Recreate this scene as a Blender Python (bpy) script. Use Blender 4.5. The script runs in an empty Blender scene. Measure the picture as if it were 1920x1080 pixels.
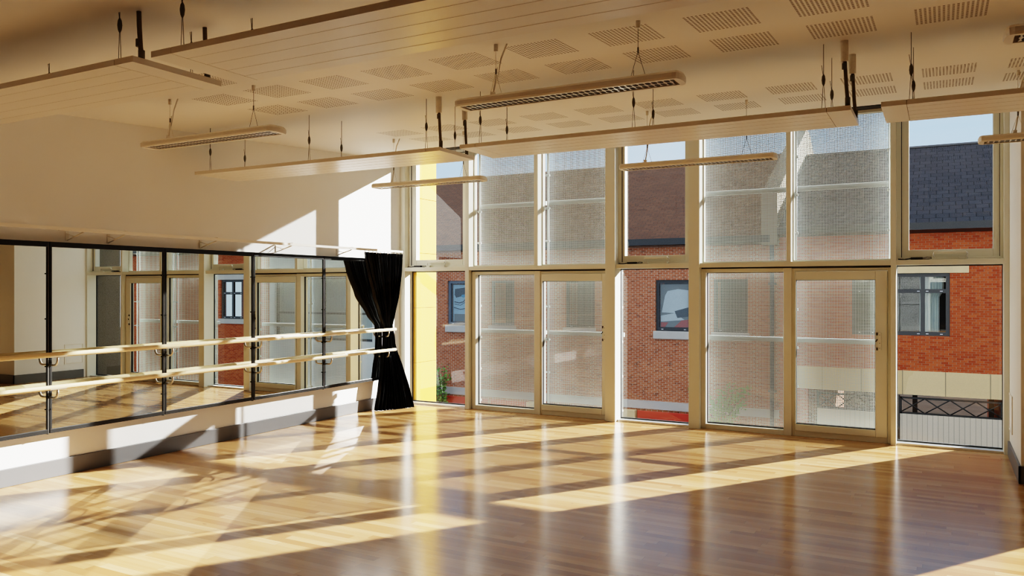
import bpy, bmesh, math, random
from mathutils import Vector, Matrix
random.seed(7)
scene = bpy.context.scene
COL = scene.collection

# ----------------------------------------------------------------------------- materials
def new_mat(name):
    m = bpy.data.materials.new(name); m.use_nodes = True
    nt = m.node_tree; nt.nodes.clear()
    return m, nt

class G:
    """tiny node-graph helper"""
    def __init__(s, nt): s.nt = nt
    def n(s, t, **kw):
        nd = s.nt.nodes.new(t)
        for k, v in kw.items(): setattr(nd, k, v)
        return nd
    def put(s, sock, v):
        if isinstance(v, bpy.types.NodeSocket): s.nt.links.new(v, sock)
        else: sock.default_value = v
    def m(s, op, a, b=0.0, c=0.0):
        nd = s.n('ShaderNodeMath', operation=op)
        s.put(nd.inputs[0], a); s.put(nd.inputs[1], b)
        if op in ('MULTIPLY_ADD', 'COMPARE', 'SMOOTH_MIN', 'WRAP'): s.put(nd.inputs[2], c)
        return nd.outputs[0]
    def xyz(s, v):
        nd = s.n('ShaderNodeSeparateXYZ'); s.put(nd.inputs[0], v); return nd.outputs
    def comb(s, x, y, z):
        nd = s.n('ShaderNodeCombineXYZ')
        for i, v in enumerate((x, y, z)): s.put(nd.inputs[i], v)
        return nd.outputs[0]
    def mix(s, f, a, b, mode='MIX'):
        nd = s.n('ShaderNodeMix', data_type='RGBA', blend_type=mode)
        s.put(nd.inputs[0], f); s.put(nd.inputs[6], a); s.put(nd.inputs[7], b)
        return nd.outputs[2]
    def noise(s, vec, scale, detail=3.0, rough=0.55):
        nd = s.n('ShaderNodeTexNoise'); s.put(nd.inputs['Vector'], vec)
        nd.inputs['Scale'].default_value = scale; nd.inputs['Detail'].default_value = detail
        nd.inputs['Roughness'].default_value = rough
        return nd.outputs[0]
    def obj(s): return s.n('ShaderNodeTexCoord').outputs['Object']
    def ramp(s, f, stops):
        nd = s.n('ShaderNodeValToRGB'); s.put(nd.inputs[0], f)
        e = nd.color_ramp.elements
        while len(e) < len(stops): e.new(0.5)
        for i, (p, c) in enumerate(stops): e[i].position = p; e[i].color = (*c, 1) if len(c) == 3 else c
        return nd.outputs[0]
    def out(s, shader):
        o = s.n('ShaderNodeOutputMaterial'); s.nt.links.new(shader, o.inputs[0])

def c4(c): return (*c, 1.0)

def plain(name, col, rough=0.5, metal=0.0, spec=0.5, var=0.05, scale=6.0, bump=0.0, sheen=0.0):
    m, nt = new_mat(name); g = G(nt)
    p = g.n('ShaderNodeBsdfPrincipled')
    p.inputs['Roughness'].default_value = rough; p.inputs['Metallic'].default_value = metal
    p.inputs['Specular IOR Level'].default_value = spec
    if sheen: p.inputs['Sheen Weight'].default_value = sheen
    f = g.noise(g.obj(), scale, 4.0)
    lo = tuple(max(0, x * (1 - var)) for x in col); hi = tuple(min(1, x * (1 + var)) for x in col)
    g.put(p.inputs['Base Color'], g.mix(f, c4(lo), c4(hi)))
    if bump:
        b = g.n('ShaderNodeBump'); b.inputs['Strength'].default_value = bump; b.inputs['Distance'].default_value = 0.01
        g.put(b.inputs['Height'], g.noise(g.obj(), scale * 12, 3.0)); g.put(p.inputs['Normal'], b.outputs[0])
    g.out(p.outputs[0]); return m

M = {}
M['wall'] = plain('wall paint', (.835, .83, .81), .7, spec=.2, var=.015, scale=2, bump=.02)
M['white'] = plain('white enamel', (.80, .76, .68), .38, var=.02)
M['panel'] = plain('white panel enamel', (.80, .755, .67), .30, spec=.5, var=.015)
M['wall_shade'] = plain('darkened wall paint', (.34, .30, .235), .7, spec=.2, var=.02, scale=2)  # for the unseen walls, colour darkened to lower the bounce light
M['groove'] = plain('panel joint', (.30, .25, .18), .6)
M['frame'] = plain('beige grey powder coat', (.74, .74, .645), .42, spec=.35, var=.02)
M['frame_dark'] = plain('dark gasket and gap shade', (.025, .025, .025), .6)  # black gaskets, and the shade painted into head and door gaps
M['alu'] = plain('mill aluminium', (.72, .72, .70), .32, metal=.7, var=.03)
M['steel'] = plain('brushed steel', (.62, .60, .56), .3, metal=1.0, var=.04)
M['black'] = plain('black trim', (.008, .0075, .007), .38, spec=.3)
M['black_matt'] = plain('black plastic', (.015, .014, .013), .55)
M['bronze'] = plain('bronze flat bar', (.045, .038, .028), .5, metal=.0)
M['wire'] = plain('wire rope', (.16, .14, .11), .45, metal=.6)
M['grip'] = plain('wire grip', (.14, .13, .10), .5, metal=.4)
M['hose'] = plain('braided hose', (.13, .10, .06), .5, metal=.3, var=.4, scale=200)
M['pipe_white'] = plain('clear wrapped pipe stub', (.80, .77, .70), .3, var=.15, scale=60)
M['base_grey'] = plain('grey skirting', (.115, .115, .118), .42, var=.03)
M['mesh'] = plain('white perforated steel', (.48, .515, .515), .45, var=.02)
M['yellow'] = plain('yellow cladding', (.80, .425, .030), .65, spec=.12, var=.03, scale=1.0)
M['taupe'] = plain('taupe cladding', (.085, .065, .04), .6, var=.1, scale=3)
M['curtain'] = plain('black satin drape', (.0024, .0023, .0025), .33, spec=.26, var=.1)
M['stone'] = plain('cream limestone', (.86, .61, .33), .8, var=.16, scale=2.5, bump=.2)
M['stone_grey'] = plain('pale stone', (.55, .50, .45), .8, var=.1, scale=3)
M['grey_frame'] = plain('slate grey window frame', (.036, .036, .038), .4, var=.05)
M['blue_frame'] = plain('blue grey window frame', (.13, .155, .19), .4, var=.05)
M['gutter'] = plain('dark gutter', (.026, .025, .025), .4)
M['downpipe'] = plain('blue grey downpipe', (.09, .105, .13), .4)
M['gate_board'] = None
M['railing'] = plain('black ironwork', (.02, .018, .016), .45)
M['red'] = plain('red painted board', (.62, .045, .02), .35, var=.12, scale=3)
M['leaf'] = plain('shrub leaf', (.15, .30, .05), .5, var=.5, scale=9)
M['stem'] = plain('shrub stem', (.10, .07, .04), .7)
M['asphalt'] = plain('asphalt', (.035, .032, .029), 1.0, spec=.0, var=.35, scale=1.5, bump=.3)
M['cloth_white'] = plain('white net curtain', (.72, .74, .68), .8, var=.08, scale=4)
M['pale_render'] = plain('pale render', (.70, .70, .68), .8, var=.04, scale=2)
M['grey_render'] = plain('grey render', (.50, .47, .43), .8, var=.06, scale=2)
M['cream_render'] = plain('cream render', (.29, .235, .17), .8, var=.06, scale=2)
M['dark_room'] = plain('dark room', (.07, .072, .072), .8)
M['soffit'] = plain('undercroft soffit', (.12, .10, .08), .9)
M['tube'] = plain('lamp tube', (.9, .9, .88), .3)
M['louvre'] = plain('bright louvre aluminium', (.88, .86, .80), .22, metal=.35, var=.02)
M['dark_cell'] = plain('louvre cell', (.012, .011, .010), .7)
M['poster_blue'] = plain('poster light blue', (.42, .56, .68), .5, var=.2, scale=5)
M['poster_dark'] = plain('poster dark ink', (.035, .05, .07), .5)
M['poster_iris'] = plain('poster iris', (.10, .34, .55), .5)
M['poster_white'] = plain('poster white', (.72, .73, .76), .5, var=.06)
M['poster_red'] = plain('poster red', (.50, .07, .05), .5)
M['poster_grey'] = plain('poster grey', (.22, .22, .22), .5)
M['timber_dark'] = plain('dark stained timber', (.06, .035, .02), .6)

def glass_mat(name, tint=(.97, .98, .97), refl=1.0, base=0.0):
    m, nt = new_mat(name); g = G(nt)
    t = g.n('ShaderNodeBsdfTransparent'); t.inputs[0].default_value = c4(tint)
    r = g.n('ShaderNodeBsdfGlossy'); r.inputs['Roughness'].default_value = 0.0
    r.inputs[0].default_value = (1, 1, 1, 1)
    ge = g.n('ShaderNodeNewGeometry'); dt = g.n('ShaderNodeVectorMath', operation='DOT_PRODUCT')
    nt.links.new(ge.outputs['Normal'], dt.inputs[0]); nt.links.new(ge.outputs['Incoming'], dt.inputs[1])
    c5 = g.m('POWER', g.m('SUBTRACT', 1.0, g.m('ABSOLUTE', dt.outputs['Value'])), 5.0)
    k = g.m('MINIMUM', g.m('MULTIPLY_ADD', g.m('MULTIPLY_ADD', c5, .96, .04), refl, base), 1.0)
    mx = g.n('ShaderNodeMixShader'); g.put(mx.inputs[0], k)
    nt.links.new(t.outputs[0], mx.inputs[1]); nt.links.new(r.outputs[0], mx.inputs[2])
    g.out(mx.outputs[0]); return m
M['glass'] = glass_mat('double glazing', (.94, .955, .945), 1.25)
M['glass_far'] = glass_mat('street window glass', (.75, .8, .8), 1.0, .02)

def mirror_mat():
    m, nt = new_mat('mirror silver'); g = G(nt)
    r = g.n('ShaderNodeBsdfGlossy'); r.inputs['Roughness'].default_value = 0.0
    f = g.noise(g.obj(), 3.0, 5.0)
    g.put(r.inputs[0], g.mix(f, (.72, .745, .71, 1), (.77, .795, .76, 1)))
    g.out(r.outputs[0]); return m
M['mirror'] = mirror_mat()

def floor_mat():
    m, nt = new_mat('maple strip floor'); g = G(nt)
    o = g.xyz(g.obj()); x, y = o[0], o[1]
    W, L = .068, .92
    row = g.m('FLOOR', g.m('DIVIDE', y, W))
    wn = g.n('ShaderNodeTexWhiteNoise', noise_dimensions='1D'); g.put(wn.inputs['W'], row)
    xs = g.m('ADD', g.m('DIVIDE', x, L), g.m('MULTIPLY', wn.outputs[0], 7.3))
    idx = g.m('FLOOR', xs)
    w2 = g.n('ShaderNodeTexWhiteNoise', noise_dimensions='2D')
    g.put(w2.inputs['Vector'], g.comb(row, idx, 0.0))
    tone = w2.outputs[0]
    shift = g.m('MULTIPLY', tone, 13.0)
    grain = g.noise(g.comb(g.m('ADD', g.m('MULTIPLY', x, 1.6), shift), g.m('MULTIPLY', y, 34.0), shift), 1.0, 5.0, .6)
    fine = g.noise(g.comb(g.m('MULTIPLY', x, 6.0), g.m('MULTIPLY', y, 160.0), shift), 1.0, 2.0)
    knot = g.noise(g.comb(g.m('MULTIPLY', x, 5.0), g.m('MULTIPLY', y, 11.0), shift), 1.0, 2.0)
    col = g.ramp(tone, [(0.0, (.37, .185, .066)), (.35, (.485, .275, .108)), (.75, (.555, .335, .142)), (1.0, (.62, .41, .195))])
    col = g.mix(g.m('MULTIPLY', g.m('SUBTRACT', grain, .42), 1.5), col, (.40, .20, .07, 1))
    col = g.mix(g.m('MULTIPLY', fine, .12), col, (.35, .18, .07, 1))
    kn = g.m('MULTIPLY', g.m('GREATER_THAN', knot, .74), .5)
    col = g.mix(kn, col, (.22, .10, .04, 1))
    fy = g.m('FRACT', g.m('DIVIDE', y, W)); fx = g.m('FRACT', xs)
    gap = g.m('MAXIMUM', g.m('LESS_THAN', fy, .022), g.m('LESS_THAN', fx, .003))
    col = g.mix(g.m('MULTIPLY', gap, .45), col, (.16, .08, .03, 1))
    p = g.n('ShaderNodeBsdfPrincipled')
    g.put(p.inputs['Base Color'], col)
    g.put(p.inputs['Roughness'], g.m('MULTIPLY_ADD', grain, .08, .14))
    p.inputs['Specular IOR Level'].default_value = .46
    b = g.n('ShaderNodeBump'); b.inputs['Strength'].default_value = .06; b.inputs['Distance'].default_value = .004
    g.put(b.inputs['Height'], g.m('ADD', g.m('MULTIPLY', fine, .3), g.m('MULTIPLY', tone, .6)))
    g.put(p.inputs['Normal'], b.outputs[0])
    g.out(p.outputs[0]); return m
M['floor'] = floor_mat()

def ceiling_mat():
    m, nt = new_mat('perforated plasterboard'); g = G(nt)
    o = g.xyz(g.obj()); x, y = o[0], o[1]
    PX, PW = .6014, .390
    ux = g.m('MULTIPLY', g.m('FRACT', g.m('DIVIDE', g.m('ADD', x, 2.557 + PX * 20), PX)), PX)
    mx = g.m('MULTIPLY', g.m('LESS_THAN', ux, PW), g.m('MULTIPLY', g.m('GREATER_THAN', x, -5.65), g.m('LESS_THAN', x, 2.9)))
    tot, uy = None, None
    for y0 in (.90, 1.51, 3.985, 4.585, 5.193, 7.063, 7.684):
        d = g.m('SUBTRACT', y, y0)
        k = g.m('MULTIPLY', g.m('GREATER_THAN', d, 0.0), g.m('LESS_THAN', d, PW))
        v = g.m('MULTIPLY', k, d)
        tot = k if tot is None else g.m('ADD', tot, k)
        uy = v if uy is None else g.m('ADD', uy, v)
    P = PW / 16
    hx = g.m('ABSOLUTE', g.m('SUBTRACT', g.m('FRACT', g.m('DIVIDE', ux, P)), .5))
    hy = g.m('ABSOLUTE', g.m('SUBTRACT', g.m('FRACT', g.m('DIVIDE', uy, P)), .5))
    hole = g.m('MULTIPLY', g.m('LESS_THAN', hx, .26), g.m('LESS_THAN', hy, .27))
    hole = g.m('MULTIPLY', hole, g.m('MULTIPLY', mx, tot))
    n = g.noise(g.obj(), 1.5, 3.0)
    base = g.mix(n, (.80, .775, .72, 1), (.83, .805, .75, 1))
    p = g.n('ShaderNodeBsdfPrincipled'); p.inputs['Roughness'].default_value = .6
    p.inputs['Specular IOR Level'].default_value = .25
    g.put(p.inputs['Base Color'], g.mix(hole, base, (.13, .095, .055, 1)))
    g.out(p.outputs[0]); return m
M['ceiling'] = ceiling_mat()

def brick_mat(name, c1, c2, dark, mortar, scale_w=.172, scale_h=.0572, dark_amt=.25, mort=.055, slope=False):
    m, nt = new_mat(name); g = G(nt)
    o = g.xyz(g.obj())
    v = g.m('MULTIPLY', o[2], 1.14 / .56 if slope else 1.0)
    if scale_h > 4: v = g.m('ADD', v, scale_h * .5)
    vec = g.comb(g.m('DIVIDE', g.m('ADD', o[0], o[1] if not slope else 0.0), scale_w), g.m('DIVIDE', v, scale_h), 0.0)
    b = g.n('ShaderNodeTexBrick'); g.put(b.inputs['Vector'], vec)
    b.inputs['Scale'].default_value = 1.0; b.inputs['Mortar Size'].default_value = mort
    b.inputs['Brick Width'].default_value = 1.0; b.inputs['Row Height'].default_value = 1.0
    b.inputs['Mortar Smooth'].default_value = .1; b.inputs['Bias'].default_value = 0.0
    b.offset = .5
    b.inputs['Color1'].default_value = c4(c1); b.inputs['Color2'].default_value = c4(c2); b.inputs['Mortar'].default_value = c4(mortar)
    n1 = g.noise(g.comb(g.m('DIVIDE', o[0], scale_w * 1.2), g.m('DIVIDE', v, scale_h * 1.1), 0.0), 1.0, 3.0)
    col = g.mix(g.m('MULTIPLY', g.m('GREATER_THAN', n1, .60), dark_amt), b.outputs[0], c4(dark))
    n2 = g.noise(g.obj(), 40.0, 3.0)
    col = g.mix(g.m('MULTIPLY', n2, .25), col, c4(tuple(x * .5 for x in c1)))
    col = g.mix(b.outputs[1], col, c4(mortar))
    p = g.n('ShaderNodeBsdfPrincipled'); p.inputs['Roughness'].default_value = .85
    p.inputs['Specular IOR Level'].default_value = .2
    g.put(p.inputs['Base Color'], col)
    bp = g.n('ShaderNodeBump'); bp.inputs['Strength'].default_value = .4; bp.inputs['Distance'].default_value = .01
    bp.invert = True
    g.put(bp.inputs['Height'], b.outputs[1]); g.put(p.inputs['Normal'], bp.outputs[0])
    g.out(p.outputs[0]); return m
M['brick_brown'] = brick_mat('brown red brick', (.44, .13, .06), (.56, .20, .10), (.11, .055, .04), (.52, .43, .33), dark_amt=.6, mort=.045)
M['brick_orange'] = brick_mat('orange red brick', (.43, .07, .02), (.60, .145, .045), (.26, .055, .025), (.34, .22, .145), dark_amt=.35, mort=.035)
M['slate'] = brick_mat('grey slate', (.050, .050, .058), (.066, .066, .076), (.042, .042, .05), (.018, .018, .021), .30, .255, .3, .035, True)
M['tile_brown'] = brick_mat('brown roof tile', (.15, .075, .05), (.19, .095, .06), (.10, .065, .05), (.10, .06, .045), .26, .13, .7, .05, True)
M['concrete_block'] = brick_mat('jointed cream stone', (.84, .58, .30), (.92, .68, .38), (.70, .47, .22), (.36, .27, .16), .98, 5.0, .3, .012)
M['gate_board'] = brick_mat('boarded grey beige gate', (.76, .63, .48), (.79, .66, .51), (.74, .61, .46), (.50, .41, .31), .118, 50.0, .0, .07)

def barre_mat():
    m, nt = new_mat('pale ash barre'); g = G(nt)
    o = g.xyz(g.obj())
    f = g.noise(g.comb(g.m('MULTIPLY', o[0], 60.0), g.m('MULTIPLY', o[1], 3.0), g.m('MULTIPLY', o[2], 60.0)), 1.0, 4.0)
    p = g.n('ShaderNodeBsdfPrincipled'); p.inputs['Roughness'].default_value = .32
    g.put(p.inputs['Base Color'], g.ramp(f, [(.3, (.72, .54, .28)), (.55, (.86, .70, .43)), (.8, (.90, .77, .53))]))
    g.out(p.outputs[0]); return m
M['barre'] = barre_mat()

# ----------------------------------------------------------------------------- mesh builder
class MB:
    def __init__(s): s.v = []; s.f = []; s.mi = []; s.sm = []; s.cur = 0; s.smooth = False
    def face(s, idx): s.f.append(idx); s.mi.append(s.cur); s.sm.append(s.smooth)
    def quad(s, a, b, c, d):
        i = len(s.v); s.v += [a, b, c, d]; s.face((i, i + 1, i + 2, i + 3)); return s
    def box(s, x0, x1, y0, y1, z0, z1):
        i = len(s.v)
        s.v += [(x, y, z) for z in (z0, z1) for y in (y0, y1) for x in (x0, x1)]
        for q in ((0, 2, 3, 1), (4, 5, 7, 6), (0, 1, 5, 4), (2, 6, 7, 3), (0, 4, 6, 2), (1, 3, 7, 5)):
            s.face(tuple(i + k for k in q))
        return s
    def prism(s, prof, x0, x1, axis='x'):
        """extrude a closed 2-D profile (other two axes in order) from x0 to x1 along axis"""
        i = len(s.v); n = len(prof)
        for t in (x0, x1):
            for a, b in prof:
                s.v.append({'x': (t, a, b), 'y': (a, t, b), 'z': (a, b, t)}[axis])
        for k in range(n):
            s.face((i + k, i + (k + 1) % n, i + n + (k + 1) % n, i + n + k))
        s.face(tuple(i + k for k in range(n))[::-1]); s.face(tuple(i + n + k for k in range(n)))
        return s
    def tube(s, pts, r, seg=8, cap=True):
        pts = [Vector(p) for p in pts]; rs = r if isinstance(r, (list, tuple)) else [r] * len(pts)
        base = len(s.v); old = s.smooth; s.smooth = True
        t0 = (pts[1] - pts[0]).normalized()
        ref = Vector((0, 0, 1)) if abs(t0.z) < .9 else Vector((1, 0, 0))
        u = t0.cross(ref).normalized()
        for k, p in enumerate(pts):
            if k == 0: t = t0
            elif k == len(pts) - 1: t = (pts[k] - pts[k - 1]).normalized()
            else: t = ((pts[k + 1] - pts[k]).normalized() + (pts[k] - pts[k - 1]).normalized()).normalized()
            u = (u - t * u.dot(t)).normalized(); w = t.cross(u)
            for j in range(seg):
                a = 2 * math.pi * j / seg
                q = p + (u * math.cos(a) + w * math.sin(a)) * rs[k]; s.v.append(tuple(q))
        for k in range(len(pts) - 1):
            for j in range(seg):
                a = base + k * seg + j; b = base + k * seg + (j + 1) % seg
                s.face((a, b, b + seg, a + seg))
        s.smooth = False
        if cap:
            s.face(tuple(base + j for j in range(seg))[::-1])
            e = base + (len(pts) - 1) * seg; s.face(tuple(e + j for j in range(seg)))
        s.smooth = old
        return s
    def build(s, name, mat, parent=None, loc=None):
        me = bpy.data.meshes.new(name); me.from_pydata(s.v, [], s.f)
        for mt in (mat if isinstance(mat, (list, tuple)) else [mat]): me.materials.append(mt)
        me.polygons.foreach_set('material_index', s.mi); me.polygons.foreach_set('use_smooth', s.sm)
        bm = bmesh.new(); bm.from_mesh(me); bmesh.ops.recalc_face_normals(bm, faces=bm.faces); bm.to_mesh(me); bm.free()
        me.update()
        o = bpy.data.objects.new(name, me); COL.objects.link(o)
        if parent is not None: o.parent = parent; o.matrix_parent_inverse = parent.matrix_basis.inverted() if False else Matrix()
        if loc: o.location = loc
        return o

def tag(o, label, cat, group=None, kind=None):
    o['label'] = label; o['category'] = cat
    if group: o['group'] = group
    if kind: o['kind'] = kind
    return o
def empty(name, loc, label, cat, group=None, kind=None):
    o = bpy.data.objects.new(name, None); COL.objects.link(o); o.location = loc; o.empty_display_size = .1
    return tag(o, label, cat, group, kind)
def struct(o, label, cat): return tag(o, label, cat, kind='structure')
def bevel(o, w, seg=2):
    md = o.modifiers.new('edge', 'BEVEL'); md.width = w; md.segments = seg; md.limit_method = 'ANGLE'
    return o
def copy_tree(o, parent=None):
    c = o.copy(); COL.objects.link(c); c.parent = parent
    for ch in list(o.children): copy_tree(ch, c)
    return c

# ----------------------------------------------------------------------------- room shell
XL, YW, XP, YP = -7.05, 9.526, .60, 8.19          # mirror wall, window wall front, pier face, pier end
YB, XR = -2.2, 3.1                                   # back wall, far right wall
def cz(y): return 3.029 + .0574 * y
struct(MB().box(XL - .2, XR + .2, YB - .2, 9.70, -.2, 0).build('floor', M['floor']), 'honey coloured maple strip dance floor', 'floor')
mb = MB(); mb.prism([(YB - .1, cz(YB - .1)), (8.67, cz(8.67)), (8.67, cz(8.67) + .12), (YB - .1, cz(YB - .1) + .12)], XL - .05, XR + .1)
struct(mb.build('ceiling', M['ceiling']), 'sloping off-white ceiling with squares of small perforations', 'ceiling')
struct(MB().box(XL - .05, XR + .1, 8.60, 8.67, cz(8.6) + .06, 3.80).build('trim_1', M['wall']), 'upstand at the ceiling edge by the windows', 'ceiling edge')
struct(MB().box(XL - .05, XR + .1, 8.60, 9.85, 3.80, 3.92).build('trim_2', M['wall']), 'flat soffit strip above the window heads', 'soffit')
struct(MB().box(XL - .2, XL, YB - .2, 9.53, 0, 3.95).build('wall_left', M['wall']), 'white wall behind the mirrors', 'wall')
struct(MB().box(XL - .2, XR + .2, YB - .2, YB, 0, 3.6).build('wall_back', M['wall_shade']), 'unseen wall at the near end of the studio, darkened to cut bounce light', 'wall')
struct(MB().box(XR, XR + .2, YB - .2, 8.4, 0, 3.7).build('wall_right', M['wall_shade']), 'unseen wall on the far right of the studio, darkened to cut bounce light', 'wall')
mb = MB().box(XP, 1.775, YP, 9.75, 0, 3.95)
mb.box(1.775, XR + .2, YP, YP + .16, 1.70, 3.95).box(2.80, XR + .2, YP, YP + .16, 0, 1.70)
struct(mb.build('wall_pier', M['wall']), 'white wall return at the right end of the windows', 'wall')
def base(name, boxes, label):
    mb = MB()
    for b in boxes: mb.box(*b)
    struct(bevel(mb.build(name, M['base_grey']), .004), label, 'skirting board')
base('baseboard_left', [(XL, XL + .02, YB, 9.52, 0, .155)], 'grey skirting below the mirrors')
base('baseboard_right', [(XP - .02, XP, YP - .02, 9.48, 0, .155), (XP - .02, 1.775, YP - .02, YP, 0, .155)], 'dark grey skirting around the right pier')
base('baseboard_back', [(XL + .02, XR, YB, YB + .02, 0, .155)], 'grey skirting on the near wall')
# access panel in the pier
ap = empty('access_panel', (XP, 9.29, .46), 'small flush white access hatch low on the right pier', 'access panel')
MB().box(-.006, 0, -.16, .16, -.165, .165).build('door', M['wall'], ap)
MB().box(-.010, 0, -.185, .185, .170, .185).box(-.010, 0, -.185, .185, -.185, -.170).box(-.010, 0, -.185, -.165, -.170, .170).box(-.010, 0, .165, .185, -.170, .170).build('frame', M['white'], ap)
# window on the hidden right return
mb = MB().box(1.775, 1.83, YP + .02, YP + .12, 0, 1.70).box(2.75, 2.80, YP + .02, YP + .12, 0, 1.70).box(1.83, 2.75, YP + .02, YP + .12, 0, .06).box(1.83, 2.75, YP + .02, YP + .12, 1.64, 1.70)
w = struct(mb.build('window_13', M['frame']), 'low window beyond the right pier', 'window')
MB().quad((1.83, YP + .08, .06), (2.75, YP + .08, .06), (2.75, YP + .08, 1.64), (1.83, YP + .08, 1.64)).build('pane', M['glass'], w)

# ----------------------------------------------------------------------------- curtain-walling frame
YG = 9.70
ZT0, ZT1, ZH = 1.952, 2.006, 3.69
mull = [(-7.05, -6.96, YW), (-5.92, -5.855, YW), (-4.83, -4.775, YW), (-3.796, -3.662, 9.50), (-2.713, -2.580, 9.50), (-1.580, -1.530, YW), (-.494, -.443, YW), (.551, .60, YW)]
mlab = ['window post in the corner beside the black curtain', 'slim mullion between the yellow fin bay and the screened bays', 'slim mullion between the two left screened bays',
        'broad beige column left of the middle clear bay', 'broad beige column right of the middle clear bay', 'slim mullion between the two right screened bays',
        'slim mullion left of the last clear bay', 'end post against the right pier']
for i, (a, b, y0) in enumerate(mull):
    struct(bevel(MB().box(a, b, y0, 9.735, 0 if y0 < YW or i in (0, 1, 6, 7) else ZT1, 3.80).build('trim_%d' % (3 + i), M['frame']), .003), mlab[i], 'mullion')
tb = [(mull[i][1], mull[i + 1][0]) for i in range(7)]
for i, (a, b) in enumerate([(mull[0][1], mull[1][0]), (mull[1][1], mull[3][0]), (mull[3][1], mull[4][0]), (mull[4][1], mull[6][0]), (mull[6][1], mull[7][0])]):
    struct(bevel(MB().box(a - .012, b, YW + .004, 9.735, ZT0, ZT1).build('trim_%d' % (11 + i), M['frame']), .003),
           ['transom rail across the yellow fin bay', 'transom rail over the left pair of screened bays', 'transom rail across the middle clear bay', 'transom rail over the right pair of screened bays', 'transom rail across the last clear bay'][i], 'transom')
struct(MB().box(XL, XP, 9.50, 9.735, ZH, 3.80).build('trim_16', M['frame_dark']), 'window head coloured dark for the shadow gap under the soffit', 'window head')  # near-black colour holds the shadow gap at the head
struct(MB().box(XL, XP, 9.735, 9.95, ZH + .02, 4.3).build('trim_17', M['grey_render']), 'fascia above the windows outside', 'fascia')
for i, (a, b) in enumerate([(mull[0][1], mull[1][0]), (mull[3][1], mull[4][0]), (mull[6][1], mull[7][0])]):
    struct(MB().box(a, b, 9.58, 9.76, 0, .022).build('trim_%d' % (18 + i), M['alu']), ['metal threshold under the yellow fin bay', 'metal threshold under the middle clear bay', 'metal threshold under the last clear bay'][i], 'threshold')

def ring(mb, x0, x1, z0, z1, wl, wr, wb, wt, y0, y1):
    mb.box(x0, x0 + wl, y0, y1, z0, z1); mb.box(x1 - wr, x1, y0, y1, z0, z1)
    mb.box(x0 + wl, x1 - wr, y0, y1, z0, z0 + wb); mb.box(x0 + wl, x1 - wr, y0, y1, z1 - wt, z1); return mb
def pane(parent, x0, x1, z0, z1, y=YG, m='glass'):
    return MB().quad((x0, y, z0), (x1, y, z0), (x1, y, z1), (x0, y, z1)).build('pane', M[m], parent)
wn = [0]
def opening_window(a, b, wl, wr, label):
    """top-hung sash: outer frame, sash, pane, restrictor bar and chain actuator"""
    wn[0] += 1
    w = struct(bevel(ring(MB(), a, b, ZT1, ZH, .045, .03, .03, .04, 9.62, 9.735).build('window_%d' % wn[0], M['frame']), .003), label, 'window')
    s = bevel(ring(MB(), a + .05, b - .03, ZT1 + .012, ZH - .05, wl, wr, .098, .07, 9.63, 9.725).build('sash', M['frame'], w), .004)
    pane(s, a + .05 + wl, b - .03 - wr, ZT1 + .11, ZH - .12, 9.70)
    ring(MB(), a + .048, b - .028, ZT1 + .010, ZH - .048, .006, .006, .006, .006, 9.622, 9.632).build('gasket', M['frame_dark'], w)
    k = (b - a) * .55
    x0 = a + .36; x1 = x0 + .30
    h = bevel(MB().box(x0, x1, 9.575, 9.60, 2.068, 2.096).build('window_handle', M['frame'], s), .004)
    MB().box(x0 - .012, x0 + .042, 9.58, 9.64, 2.010, 2.034).build('bracket', M['frame'], h)
    MB().box(x1 - .06, x1 - .006, 9.58, 9.64, 2.010, 2.034).build('bracket', M['frame'], h)
    MB().tube([(x0 + .004, 9.588, 2.08), (x0 - .006, 9.588, 2.06), (x0 + .006, 9.59, 2.03)], .006).build('lever', M['alu'], h)
    MB().tube([(x1, 9.588, 2.085), (x1 + .016, 9.588, 2.07), (x1 + .006, 9.588, 2.045), (x1 + .012, 9.59, 2.012)], .006).build('lever', M['alu'], h)
    ac = MB().box(a + .14, a + .255, 9.56, 9.60, 2.010, 2.034).tube([(a + .02, 9.58, 2.016), (a + .08, 9.57, 2.012), (a + .14, 9.58, 2.02)], .006)
    ac.tube([(a + .255, 9.58, 2.024), (a + .30, 9.58, 2.034), (a + .335, 9.58, 2.030), (a + .338, 9.58, 2.020), (a + .31, 9.58, 2.014), (a + .255, 9.58, 2.014)], .0035)
    ac.build('chain_actuator', M['black_matt'], w)
    return w
def fixed_upper(a, b, label):
    wn[0] += 1
    w = struct(ring(MB(), a, b, ZT1, ZH, .012, .012, .02, .03, 9.66, 9.735).build('window_%d' % wn[0], M['frame']), label, 'window')
    pane(w, a + .012, b - .012, ZT1 + .02, ZH - .03)
opening_window(tb[0][0], tb[0][1], .078, .072, 'upper opening window beside the yellow fin')
fixed_upper(*tb[1], 'upper fixed window behind the leftmost mesh screen')
fixed_upper(*tb[2], 'upper fixed window behind the second mesh screen')
opening_window(tb[3][0], tb[3][1], .035, .05, 'upper opening window between the two broad columns')
fixed_upper(*tb[4], 'upper fixed window behind the third mesh screen')
fixed_upper(*tb[5], 'upper fixed window behind the rightmost mesh screen')
opening_window(tb[6][0], tb[6][1], .072, .06, 'upper opening window next to the right pier')
def clear_lower(a, b, label):
    wn[0] += 1
    w = struct(ring(MB(), a, b, .022, ZT0, .006, .006, .012, .012, 9.71, 9.735).build('window_%d' % wn[0], M['frame_dark']), label, 'window')
    pane(w, a + .006, b - .006, .034, ZT0 - .012, 9.722)
clear_lower(*tb[0], 'lower clear pane showing the yellow fin')
clear_lower(*tb[3], 'lower clear pane between the two broad columns')
clear_lower(*tb[6], 'lower clear pane facing the boarded gate')
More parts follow.
